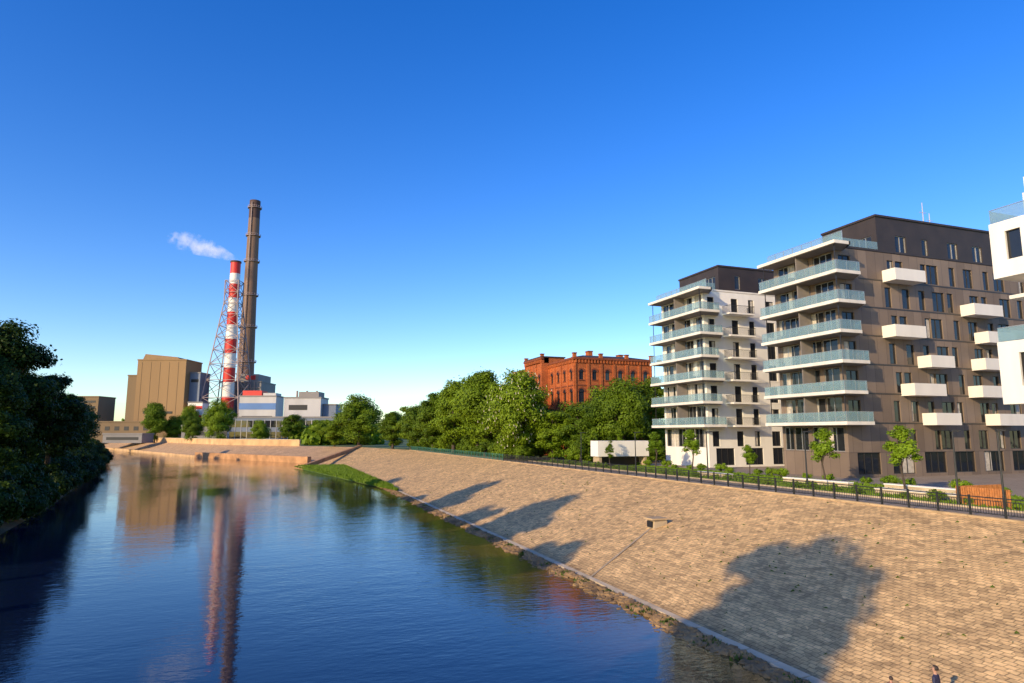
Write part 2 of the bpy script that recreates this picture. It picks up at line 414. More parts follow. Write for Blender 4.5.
pts=[(20.6,112),(18.5,126),(14.5,150),(10.5,175),(7,196),(8,206),(14,216),(20.6,206)]
mb=MB()
inn=[((p[0]*.55+17*.45),(p[1]*.75+175*.25)) for p in pts]
for i in range(len(pts)):
    j=(i+1)%len(pts)
    mb.face([(*pts[i],-.15),(*pts[j],-.15),(*inn[j],.7),(*inn[i],.7)],M['grass'])
mb.face([(*p,.7) for p in inn],M['grass'])
mb.obj('grass_berm')
def tufts(name,n,fn,mat,h,seed):
    r=random.Random(seed); mb=MB(); k=mb.mi(mat)
    for _ in range(n):
        x,y,z=fn(r); a=r.uniform(0,6.28); w=r.uniform(.05,.16); hh=h*r.uniform(.5,1.3); lx,ly=r.uniform(-.4,.4)*hh,r.uniform(-.4,.4)*hh
        i=len(mb.v); mb.v+=[(x-math.cos(a)*w,y-math.sin(a)*w,z),(x+math.cos(a)*w,y+math.sin(a)*w,z),(x+lx,y+ly,z+hh)]; mb.f.append((i,i+1,i+2)); mb.m.append(k)
    return mb.obj(name)
def bermpt(r):
    t=r.random(); y=114+t*92; x0=20.4-(y-112)*.155; x=r.uniform(x0,20.4); return (x,y,.25 if x-x0<1 else .55)
tufts('berm_grass_blades',14000,bermpt,M['grassblade'],.4,8)
tufts('waterside_weeds',2200,lambda r:(20.2-abs(r.gauss(0,.3)),(lambda c:c+r.gauss(0,.3))(r.choice([18.3,20.6,22,25.1,27.5,31,33,34.2,37.7,41,44,47,52,56,60,61.5,66,70,77,84,90,98,105,110])),.03),M['weed'],.2,9)
def joint(r):
    X=r.uniform(21.2,38); return (X,12+95*r.random()**1.4,(X-20.7)*.282)
tufts('joint_weeds',500,joint,M['weed'],.10,45)

ngon('promenade_path',[(39,-60),(43.2,-60),(43.2,200),(39,200)],M['path'],PZ+.006)
ngon('lawn',[(43.4,-60),(54,-60),(54,112),(43.4,112)],M['grass'],PZ+.01)
ngon('building_pavement',[(54.05,-60),(110,-60),(110,112),(54.05,112)],M['path'],PZ+.014)
mb=MB(); mb.box(43.2,43.4,-60,112,PZ-.1,PZ+.12,M['paleconc']); mb.obj('path_kerb')
tufts('lawn_grass_blades',26000,lambda r:(r.uniform(43.5,53.9),18+90*r.random()**1.3,PZ),M['grassblade'],.22,18)
for (x,y0,y1) in ((46,34,41),(48.5,46,54),(46.5,60,66),(50.5,36,44)):
    mb=MB(); mb.box(x,x+.6,y0,y1,PZ,PZ+.42,M['paleconc']); mb.box(x-.04,x+.64,y0-.04,y1+.04,PZ+.42,PZ+.52,M['white']); mb.obj('concrete_bench_wall')

def railing(name, x, y0, y1, z, mat, h=1.1, dy=2.0, bal=.22):
    mb=MB(); y=y0
    mb.box(x-.035,x+.035,y0,y1,z+h-.06,z+h,mat); mb.box(x-.025,x+.025,y0,y1,z+.14,z+.19,mat); mb.box(x-.02,x+.02,y0,y1,z+h-.22,z+h-.18,mat)
    while y<=y1+.01:
        mb.box(x-.05,x+.05,y-.05,y+.05,z,z+h+.06,mat)
        k=int(dy/bal)
        if y+dy<=y1+.01:
            for i in range(1,k): mb.box(x-.012,x+.012,y+i*dy/k-.012,y+i*dy/k+.012,z+.19,z+h-.22,mat)
        y+=dy
    return mb.obj(name)
railing('promenade_railing',38.7,14,112,PZ+.12,M['rail'],bal=.15)
railing('promenade_railing',38.7,112.3,198,PZ+.12,M['railgreen'],bal=.4)

def lamp(x,y):
    e=empty('street_lamp',(x,y,PZ)); mb=MB()
    mb.tube((0,0,0),(0,0,.9),.09,.09,M['rail']); mb.tube((0,0,.9),(0,0,5.0),.07,.055,M['rail']); mb.obj('pole',e)
    mb=MB(); mb.hexa([(-.1,-.08,4.95),(.75,-.12,5.0),(.75,.12,5.0),(-.1,.08,4.95)],[(-.1,-.05,5.07),(.7,-.09,5.08),(.7,.09,5.08),(-.1,.05,5.07)],M['rail']); mb.obj('lamp_head',e)
for (x,y) in ((43.9,29.5),(43.9,32.5),(43.9,46),(43.9,60),(43.9,75),(43.9,91)): lamp(x,y)

# ------------------------------------------------------------------ trees
def make_tree_mesh(name, h, w, trunk, leaf, seed, n=16000, ls=.3, nclump=42, flowers=0, kz=1.0, jag=.3):
    rng=np.random.default_rng(seed); r=random.Random(seed)
    crown_h=h-trunk; cz=trunk+crown_h*.5
    cs=[];rs=[]
    for i in range(nclump):
        while True:
            p=rng.uniform(-1,1,3); d=np.linalg.norm(p)
            if .35<d<1: break
        s=1+rng.uniform(-jag,jag*.6)
        z=p[2]; taper=1-.28*max(0,z) if kz==1.0 else (1-.6*max(0,z))
        c=np.array([p[0]*w*.40*taper*s,p[1]*w*.40*taper*s,cz+z*crown_h*.43*s]); cs.append(c); rs.append(w*rng.uniform(.085,.19)*(1.0 if kz==1 else 1.2))
    cs=np.array(cs);rs=np.array(rs)
    idx=rng.integers(0,nclump,n); d=rng.normal(size=(n,3)); d/=np.linalg.norm(d,axis=1)[:,None]
    rad=rng.random(n)**.45
    out=rng.random(n)<.07
    rad[out]*=1.35
    P=cs[idx]+d*(rs[idx]*rad)[:,None]*np.array([1.05,1.05,.8])
    cd=P-np.array([0,0,cz]); cd/=(np.linalg.norm(cd,axis=1)[:,None]+1e-6)
    nrm=d*.9+cd*.6+rng.normal(size=(n,3))*.5+np.array([0,0,.2]); nrm/=np.linalg.norm(nrm,axis=1)[:,None]
    a=np.cross(nrm,rng.normal(size=(n,3))); a/=np.linalg.norm(a,axis=1)[:,None]; b=np.cross(nrm,a)
    s=(ls*rng.uniform(.5,1.25,n))[:,None]
    V=np.stack([P-a*s*.5,P-b*s*.34,P+a*s*.5,P+b*s*.34],1).reshape(-1,3)
    mb=MB(M['bark'],leaf)
    bend=Vector((r.uniform(-.3,.3),r.uniform(-.3,.3),0)); pr=max(.12,h*.02)
    if h<6: pr=.07
    pts=[Vector((0,0,-.3)),Vector((bend.x*.3,bend.y*.3,trunk*.6)),Vector((bend.x,bend.y,trunk+crown_h*.25)),Vector((bend.x*1.4,bend.y,trunk+crown_h*.75))]
    rr=[pr*1.25,pr,pr*.7,pr*.2]
    for i in range(3): mb.tube(pts[i],pts[i+1],rr[i],rr[i+1],M['bark'],8)
    for i in range(0,nclump,2):
        t=r.uniform(.3,.95); base=pts[1].lerp(pts[3],t*.8)
        c=Vector(cs[i]); 
        mid=base.lerp(c,.5)+Vector((0,0,r.uniform(0,.5)))
        mb.tube(base,mid,pr*.32,pr*.2,M['bark'],5,False); mb.tube(mid,c,pr*.2,pr*.07,M['bark'],5,False)
    nv=len(mb.v)
    allv=np.concatenate([np.array(mb.v),V]); 
    fidx=(np.arange(n)*4)[:,None]+np.arange(4)+nv
    mats=[M['bark'],leaf]
    faces=list(mb.f)+[tuple(x) for x in fidx.tolist()]; mi=list(mb.m)+[1]*n
    if flowers:
        mats.append(M['blossom']); k=len(allv); ex=[];
        for _ in range(flowers):
            i=rng.integers(0,nclump); dd=rng.normal(size=3); dd/=np.linalg.norm(dd); c=cs[i]+dd*rs[i]*np.array([1.05,1.05,.85])
            hh=.36; q=.1
            for t in range(2):
                aa=np.array([math.cos(t*1.57),math.sin(t*1.57),0])*q
                ex+= [c-aa,c+aa,c+aa*.2+[0,0,hh],c-aa*.2+[0,0,hh]]; faces.append((k,k+1,k+2,k+3)); mi.append(2); k+=4
        allv=np.concatenate([allv,np.array(ex)])
    me=bpy.data.meshes.new(name); me.from_pydata(allv.tolist(),[],faces)
    for m in mats: me.materials.append(m)
    me.polygons.foreach_set('material_index',mi); me.update(); return me
T={}
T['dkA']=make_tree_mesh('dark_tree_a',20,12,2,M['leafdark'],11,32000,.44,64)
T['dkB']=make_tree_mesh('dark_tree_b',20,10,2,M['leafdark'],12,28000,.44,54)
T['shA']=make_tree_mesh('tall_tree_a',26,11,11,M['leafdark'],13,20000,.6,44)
T['gA']=make_tree_mesh('green_tree_a',16,12,1.0,M['leaf'],21,30000,.42,74)
T['gB']=make_tree_mesh('green_tree_b',16,10,.8,M['leaf'],22,26000,.42,62)
T['gC']=make_tree_mesh('green_tree_c',17,7.5,.8,M['leaf'],23,20000,.40,52,kz=.5)
T['ch']=make_tree_mesh('chestnut',16.5,12.5,1.2,M['leaf'],24,36000,.42,90,flowers=600,jag=.12)
T['sap']=make_tree_mesh('sapling',5.4,2.3,1.5,M['leafbright'],25,4200,.19,30,kz=.5)
T['con']=make_tree_mesh('columnar',5.5,1.9,.4,M['leaf'],26,3500,.17,26,kz=.5)
T['bush']=make_tree_mesh('bush',3.2,4.5,.2,M['leafdark'],27,5000,.3,26)
T['gbush']=make_tree_mesh('green_bush',3.4,5,.1,M['leaf'],29,5000,.3,26)
T['shrub']=make_tree_mesh('shrub',1.1,1.6,.1,M['leafbright'],28,1400,.13,16)
def tree(name,kind,x,y,z,s=1.0,sw=None,rot=None):
    o=bpy.data.objects.new(name,T[kind]); o.location=(x,y,z); k=sw or s; o.scale=(k,k,s); o.rotation_euler=(0,0,random.uniform(0,6.28) if rot is None else rot); COL.objects.link(o); return o
tree('chestnut_tree','ch',42.9,116.4,PZ,1.08,1.1)
for (k,x,y,top,w) in (('gB',47.5,131,23.8,12),('gC',43.5,138,25.8,11),('gC',44,146,26.2,12),('gA',47,151,25.5,14),('gC',41.5,158,25,11),('gB',44,168,24,13),('gC',41,176,22.8,11),('gB',42.5,186,21.5,11.5),('gB',41,197,21,12),('gB',41,208,21,12),('gC',36.5,216,18.5,9),('gB',38,226,19,11),('gA',50,162,25,14),('gA',50,180,22,13),('gA',52,134,22,12),
      ('gA',29.5,249,25.5,20),('gB',61,108,21.2,11),('gA',57.5,102.5,20.6,11),('gB',52,107,16.6,10),('gB',48.5,112,15.5,9.5),('gA',54.5,115,16.5,12),('gC',66,106,22,9),('gB',49.5,121,17.5,10),('gA',62,117,20,12),('gA',57,109,17.5,11),
      ('gA',-26.5,360,28,17),('gB',-68,449,33,17),('gB',8,345,22,14),('gA',-6,330,17,10),('gB',20,300,18,12),('gA',-52,470,30,16),('gB',22,262,17,12),('gA',-58,455,22,15),('gA',-40,380,20,12)):
    base={'gA':(16,12),'gB':(16,10),'gC':(17,7.5)}[k]
    tree('broadleaf_tree',k,x,y,PZ,(top-PZ)/base[0],w/base[1])
rb=random.Random(31)
for i in range(30): tree('understorey_bush','gbush',43.5+rb.uniform(-1.5,3),112+i*3.6,PZ,rb.uniform(.7,1.25))
for i in range(14): tree('understorey_bush','gbush',47+i*1.5,101+rb.uniform(-2,2)-i*.2,PZ,rb.uniform(.6,1.0))
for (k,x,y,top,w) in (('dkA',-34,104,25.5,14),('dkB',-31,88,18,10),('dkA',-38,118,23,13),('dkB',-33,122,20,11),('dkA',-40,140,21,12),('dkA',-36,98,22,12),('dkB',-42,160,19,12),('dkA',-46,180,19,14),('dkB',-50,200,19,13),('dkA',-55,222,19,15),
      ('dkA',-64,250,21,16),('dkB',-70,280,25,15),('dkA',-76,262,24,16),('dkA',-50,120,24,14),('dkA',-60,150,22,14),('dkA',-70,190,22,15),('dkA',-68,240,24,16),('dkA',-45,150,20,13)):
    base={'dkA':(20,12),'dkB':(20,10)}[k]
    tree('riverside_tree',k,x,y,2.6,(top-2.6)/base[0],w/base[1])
for y in range(60,330,5):
    for i in range(len(WED)-1):
        if WED[i][1]<=y<WED[i+1][1]:
            t=(y-WED[i][1])/(WED[i+1][1]-WED[i][1]); ex=WED[i][0]+(WED[i+1][0]-WED[i][0])*t
    tree('riverside_bush','bush',ex-rb.uniform(.3,2),y+rb.uniform(-2,2),rb.uniform(-.3,.5),rb.uniform(.9,1.6))
    tree('riverside_bush','bush',ex-rb.uniform(3,6),y+rb.uniform(-2,2),rb.uniform(1,2),rb.uniform(1.1,2.0))
for (x,y,s,w) in ((-30,1.5,1.05,1.1),(-31,24,.84,.75),(-30,38,1.0,1.05),(-33,47,.90,.8),(-30,64,1.0,.9),(-31,-20,1.0,1.0),(-32,75,.8,.9)):
    tree('tall_riverside_tree','shA',x,y,2.8,s,w)
for (x,y,s) in ((50,41.5,1.08),(50.5,50.5,1.05),(51,73,1.05),(51.5,82.5,1.0),(51,62,.7)): tree('young_street_tree','sap',x,y,PZ,s,s*1.2)
for (x,y,s) in ((46.5,97,1),(47,92,.9),(50,99,1.1),(46,86,.8),(53,96,1)): tree('columnar_hornbeam','con',x,y,PZ,s)
for i in range(26):
    tree('garden_shrub','shrub',53+rb.uniform(-.6,.6),24+i*3.1+rb.uniform(-.8,.8),PZ,rb.uniform(.6,1.2))
for i in range(30):
    tree('garden_shrub','shrub',44.3+rb.uniform(-.3,.3),24+i*2.7+rb.uniform(-1.2,1.2),PZ,rb.uniform(.5,.9))
def treeline():
    rng=np.random.default_rng(77); cs=[]
    for i in range(260):
        a=rng.uniform(0,1); x=-420+a*900; y=620+rng.uniform(-60,140)-.2*x; cs.append((x,y,PZ+rng.uniform(3,10),rng.uniform(6,11)))
    for i in range(40):
        cs.append((rng.uniform(10,45),rng.uniform(290,400),PZ+rng.uniform(2,6),rng.uniform(3,6)))
    cs=np.array(cs); n=60000; idx=rng.integers(0,len(cs),n); d=rng.normal(size=(n,3)); d/=np.linalg.norm(d,axis=1)[:,None]
    P=cs[idx,:3]+d*cs[idx,3:4]*(rng.random(n)**.4)[:,None]; P[:,2]=np.maximum(P[:,2],PZ)
    nr=d+rng.normal(size=(n,3))*.6; a=np.cross(nr,rng.normal(size=(n,3))); a/=np.linalg.norm(a,axis=1)[:,None]; b=np.cross(nr,a); b/=np.linalg.norm(b,axis=1)[:,None]
    s=rng.uniform(.7,1.6,n)[:,None]
    V=np.stack([P-a*s,P-b*s,P+a*s,P+b*s],1).reshape(-1,3)
    me=bpy.data.meshes.new('distant_treeline'); me.from_pydata(V.tolist(),[],((np.arange(n)*4)[:,None]+np.arange(4)).tolist()); me.materials.append(M['leaf']); me.update()
    COL.objects.link(bpy.data.objects.new('distant_treeline',me))
treeline()

# ------------------------------------------------------------------ apartment buildings
FH=3.33; Z0=11.1
def lv(k): return Z0+FH*k
def apartment(name, X0, YB, Y1, XE, wallmat, side, boxes, ph, seed):
    random.seed(seed)
    XW=X0+2.3; YW=YB+2.2
    org=(XW,YW,0); e=empty(name,(XW,YW,0))
    W=MB();G=MB();F=MB();S=MB();R=MB();B=MB()
    ztop=lv(6)
    wall(W,G,F,(XW,YW),(1,0),(0,-1),PZ,ztop,XE-XW,side,wallmat,M['frame'],curtain=.22)
    ops2=[]
    for k in range(-1,6):
        za=lv(k)+.1; zb=lv(k+1)-.5
        y=.5
        L=Y1-YW
        while y<L-1.2:
            w=random.choice([1.6,2.2,2.8]); w=min(w,L-.4-y)
            if w>.8: ops2.append((y,y+w,za,zb))
            y+=w+random.choice([.12,.12,.7])
    wall(W,G,F,(XW,YW),(0,1),(-1,0),PZ,ztop,Y1-YW,ops2,wallmat,M['alu'],depth=.15,curtain=.6)
    W.face([(XE,YW,PZ),(XE,Y1,PZ),(XE,Y1,ztop),(XE,YW,ztop)],wallmat); W.face([(XW,Y1,PZ),(XE,Y1,PZ),(XE,Y1,ztop),(XW,Y1,ztop)],wallmat)
    for k in range(0,7):
        z=lv(k); xr=XW+(3.0,2.4,3.0,2.2,3.0,2.6,1.2)[k]; xt=xr-1.4
        S.box(X0,XW-.002,YB,Y1+.3,z-.32,z+.04,M['slab'])
        S.hexa([(XW+.001,YB,z-.32),(xt,YB,z-.32),(xr,YW-.003,z-.32),(XW+.001,YW-.003,z-.32)],[(XW+.001,YB,z+.04),(xt,YB,z+.04),(xr,YW-.003,z+.04),(XW+.001,YW-.003,z+.04)],M['slab'])
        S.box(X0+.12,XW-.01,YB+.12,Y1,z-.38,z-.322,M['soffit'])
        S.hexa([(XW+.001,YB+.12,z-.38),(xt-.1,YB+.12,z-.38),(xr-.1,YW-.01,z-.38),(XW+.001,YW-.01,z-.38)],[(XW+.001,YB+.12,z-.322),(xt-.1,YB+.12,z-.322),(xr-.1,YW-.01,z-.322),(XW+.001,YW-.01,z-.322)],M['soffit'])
        zz=z+.06; h=1.02
        y=YB+.08
        if k<6:
            while y<Y1+.1:
                y2=min(y+1.5,Y1+.2); B.box(X0+.06,X0+.085,y+.02,y2-.02,zz,zz+h,M['balglass']); R.box(X0+.05,X0+.095,y-.018,y+.018,zz-.02,zz+h+.01,M['alu']); y=y2
            R.box(X0+.05,X0+.1,YB+.05,Y1+.25,zz+h+.012,zz+h+.045,M['alu'])
            x=X0+.1
            while x<xt-.1:
                x2=min(x+1.5,xt-.05); B.box(x+.02,x2-.02,YB+.06,YB+.085,zz,zz+h,M['balglass']); R.box(x2-.018,x2+.018,YB+.05,YB+.095,zz-.02,zz+h+.01,M['alu']); x=x2
            R.box(X0+.1,xt,YB+.05,YB+.1,zz+h+.012,zz+h+.045,M['alu'])
            B.hexa([(xt-.05,YB+.1,zz),(xt-.02,YB+.1,zz),(xr-.05,YW-.02,zz),(xr-.08,YW-.02,zz)],[(xt-.05,YB+.1,zz+h),(xt-.02,YB+.1,zz+h),(xr-.05,YW-.02,zz+h),(xr-.08,YW-.02,zz+h)],M['balglass'])
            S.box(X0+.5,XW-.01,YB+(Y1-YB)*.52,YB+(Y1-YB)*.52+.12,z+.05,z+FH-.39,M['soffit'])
            for yy in (YB+.5,Y1-.4): S.box(X0+.42,X0+.50,yy,yy+.08,z+.041,z+FH-.381,M['frame'])
            for _ in range(3):
                yy=random.uniform(YB+1,Y1-1); S.box(X0+.7,X0+1.2,yy,yy+.6,z+.041,z+random.uniform(.4,.8),random.choice([M['frame'],M['wood'],M['curtain']]))
    S.box(XW-.05,XE+.1,YW-.06,Y1+.1,ztop+.045,ztop+.3,M['charcoal'] if wallmat is M['panel'] else M['slab'])
    for k in range(0,6):
        S.box(XW+3.3,XE,YW-.035,YW-.002,lv(k)-.16,lv(k)-.04,M['frame'] if wallmat is M['panel'] else M['slab'])
    for (k,a,b,solid) in boxes:
        z=lv(k); ya=YW-1.75
        S.box(a,b,ya,YW-.004,z-.28,z-.05,M['white'])
        if solid:
            S.box(a,b,ya,ya+.12,z-.048,z+1.1,M['white']); S.box(a,a+.12,ya+.122,YW-.004,z-.048,z+1.1,M['white'])
            S.box(b-.12,b,ya+.122,YW-.004,z-.048,z+1.1,M['white'])
        else:
            for x0 in np.arange(a+.05,b,.14): R.box(x0-.01,x0+.01,ya+.02,ya+.045,z-.05,z+1.02,M['rail'])
            for y0 in np.arange(ya+.1,YW,.14):
                R.box(a+.02,a+.045,y0-.01,y0+.01,z-.05,z+1.02,M['rail']); R.box(b-.045,b-.02,y0-.01,y0+.01,z-.05,z+1.02,M['rail'])
            R.box(a,b,ya,ya+.06,z+1.02,z+1.07,M['rail']); R.box(a,a+.06,ya+.061,YW-.004,z+1.02,z+1.07,M['rail']); R.box(b-.06,b,ya+.061,YW-.004,z+1.02,z+1.07,M['rail'])
    px,py,pz=ph
    po=[]
    x=3
    while x<XE-px-2:
        po.append((x,x+random.choice([1.0,1.8]),ztop+.9,ztop+3.0)); x+=random.choice([3.2,4.5,5.5])
    PW=MB()
    wall(PW,G,F,(px,py),(1,0),(0,-1),ztop+.3,pz,XE-px,po,M['charcoal'],M['alu'])
    wall(PW,G,F,(px,py),(0,1),(-1,0),ztop+.3,pz,Y1-py,[(.8,3.6,ztop+.5,ztop+2.9),(4.2,Y1-py-.8,ztop+.5,ztop+2.9)],M['charcoal'],M['alu'])
    PW.box(px-.15,XE+.1,py-.15,Y1+.1,pz,pz+.25,M['charcoal'])
    PW.face([(px,Y1,ztop),(XE,Y1,ztop),(XE,Y1,pz),(px,Y1,pz)],M['charcoal']); PW.face([(XE,py,ztop),(XE,Y1,ztop),(XE,Y1,pz),(XE,py,pz)],M['charcoal'])
    zz=ztop+.32
    for y in np.arange(YB+.4,Y1-.5,1.5): B.box(X0+1.6,X0+1.63,y+.02,y+1.46,zz-.25,zz+1.0,M['balglass']); R.box(X0+1.59,X0+1.64,y-.018,y+.018,zz-.25,zz+1.01,M['alu'])
    for x in np.arange(X0+1.7,px-1.6,1.5): B.box(x+.02,x+1.46,YB+2.4,YB+2.43,zz,zz+1.0,M['balglass'])
    R.box(X0+1.59,X0+1.64,YB+.4,Y1,zz+1.012,zz+1.04,M['alu'])
    for n_,o_ in (('walls',W),('window_glass',G),('window_frames',F),('balcony_slabs',S),('railings',R),('balustrade_glass',B),('penthouse',PW)): o_.obj(n_,e,org)
    mb=MB()
    for _ in range(5):
        x=random.uniform(px+2,XE-2); y=random.uniform(py+2,Y1-1); mb.box(x,x+random.uniform(.6,1.6),y,y+.9,pz+.25,pz+random.uniform(.7,1.2),M['lightgrey'])
    mb.obj('roof_vents',e,org)
    return e,org

random.seed(3)
side=[]
for k in range(-1,6):
    za=lv(k)+.08; zb=za+2.4
    if k==-1: za=PZ+3.0
    if k>=0: side.append((.4,2.2,za,zb))
    base=[(7.2,8.2),(9.2,10.4),(12.6,13.6),(14.2,16.2),(17.4,18.4),(20.6,22.2),(23.4,24.4),(26,28),(30,31),(33,34.5)]
    for i,(a,b) in enumerate(base):
        sh=(.7 if (k+i)%2 else 0)
        side.append((a+sh,b+sh,za,zb))
for a in (1.2,6.4,11.4,16.2,21.2,26.2,31):
    side.append((a,a+3.4,PZ+.35,PZ+2.75))
bx=[(5,66.5,71.3,1),(3,65.8,70.6,1),(2,71,74.8,1),(1,68,73,1),(0,71,75,1),(4,79,84,1),(3,81,85.8,1),(2,80,85,1),(1,79,84.2,1),(0,81.5,86,1)]
e,org=apartment('grey_apartment_building',57.2,53.8,65.9,95,M['panel'],side,bx,(68,57.6,36.2),5)
mb=MB(); 
for (x,y,h) in ((82,62,4.8),(83.2,62,3.4)): mb.tube((x,y,36.4),(x,y,36.4+h),.08,.05,M['lightgrey'],6); mb.beam((x-.6,y,36.4+h*.7),(x+.6,y,36.4+h*.7),.06,M['lightgrey'])
mb.obj('roof_antenna',e,org)
side=[]
for k in range(-1,6):
    za=lv(k)+.08; zb=za+2.35
    if k==-1: za=PZ+3.0
    for (a,b) in ((.7,1.9),(5.0,6.2),(8.2,9.2),(11.4,13.0),(15,16.2),(19,20.6)):
        side.append((a,b,za,zb))
for a in (1.2,6.4,11.4,16.2): side.append((a,a+3.2,PZ+.3,PZ+2.75))
bx=[(k,62.6,67.2,0) for k in range(0,6)]
apartment('white_apartment_building',57.0,78.3,91.8,84,M['white'],side,bx,(63,81.5,35.3),9)

def white_blocks():
    org=(58,30,0); e=empty('stacked_apartment_building',org)
    W=MB();G=MB();F=MB();R=MB();B=MB()
    wall(W,G,F,(58.6,8),(0,1),(-1,0),PZ,30.0,27.3,[(y,y+2.2,lv(k)+.1,lv(k)+2.6) for k in range(-1,5) for y in (1,5,9,13,17,21,24.3)],M['white'],M['frame'])
    W.face([(58.6,35.3,PZ),(75,35.3,PZ),(75,35.3,30.0),(58.6,35.3,30.0)],M['white']); W.face([(58.6,8,30.0),(75,8,30.0),(75,35.3,30.0),(58.6,35.3,30.0)],M['roofdark'])
    W.face([(58.6,8,PZ),(75,8,PZ),(75,8,30.0),(58.6,8,30.0)],M['white'])
    def block(x0,ya,yb,za,zb,ops):
        wall(W,G,F,(x0,ya),(0,1),(-1,0),za,zb,yb-ya,ops,M['white'],M['frame'],depth=.3,curtain=.3)
        W.face([(x0,yb,za),(62,yb,za),(62,yb,zb),(x0,yb,zb)],M['white']); W.face([(x0,ya,za),(62,ya,za),(62,ya,zb),(x0,ya,zb)],M['white'])
        W.face([(x0,ya,za),(x0,yb,za),(62,yb,za),(62,ya,za)],M['white']); W.face([(x0,ya,zb),(x0,yb,zb),(62,yb,zb),(62,ya,zb)],M['slab'])
    block(56,24,36.6,22.6,27.3,[(1.2,2.6,24.0,26.4),(4,5.4,24.0,26.4),(7,8.4,24.0,26.4),(10.2,11.4,24.0,26.4)])
    block(56.6,12,33.9,27.35,30.6,[(2,4,28.2,30.0),(8,10,28.2,30.0),(14,16,28.2,30.0),(19,20.6,28.2,30.0)])
    block(56,24,36.9,12.2,17.3,[(1.2,2.6,13.6,16.3),(4,5.4,13.6,16.3),(7,8.4,13.6,16.3),(10,11.3,13.6,16.3)])
    for (zb,y1) in ((27.36,36.5),(17.36,36.8)):
        B.box(56.05,56.08,24.1,y1,zb,zb+1.1,M['balglass']); B.box(56.1,61,y1-.03,y1,zb,zb+1.1,M['balglass'])
        R.box(56.03,56.1,24.1,y1,zb+1.1,zb+1.14,M['alu'])
    S=MB()
    S.box(57,62,24,36.2,8.6,8.9,M['slab']); B.box(57.05,57.08,24,36.1,8.9,9.9,M['balglass'])
    S.box(57,62,24,36.2,20.9,21.2,M['slab'])
    for n_,o_ in (('walls',W),('window_glass',G),('window_frames',F),('railings',R),('balustrade_glass',B),('slabs',S)): o_.obj(n_,e,org)
white_blocks()

e=empty('garage_entrance_pavilion',(49,89,PZ)); mb=MB()
mb.box(45,53.6,87.6,90,6.5,8.8,M['white']); mb.obj('white_fascia',e,(49,89,PZ))
mb=MB(); mb.box(45.3,45.7,87.8,89.8,PZ,6.498,M['concrete']); mb.box(52.9,53.3,87.8,89.8,PZ,6.498,M['concrete']); mb.box(45.7,52.9,89.4,89.7,PZ,6.498,M['charcoal']); mb.obj('supports',e,(49,89,PZ))
e=empty('timber_fence_enclosure',(46,30,PZ)); mb=MB()
for i in range(26): mb.box(44.6+i*.17,44.72+i*.17,33.0,33.05,PZ+.05,PZ+1.25,M['wood'])
for i in range(22): mb.box(44.5,44.55,33.1-3.6+i*.165,33.22-3.6+i*.165,PZ+.05,PZ+1.25,M['wood'])
mb.obj('slats',e,(46,30,PZ)); mb=MB()
for z in (.3,1.0): mb.box(44.56,49.0,33.06,33.12,PZ+z,PZ+z+.1,M['wood']); mb.box(44.56,44.62,29.5,33.04,PZ+z,PZ+z+.1,M['wood'])
mb.obj('rails',e,(46,30,PZ))

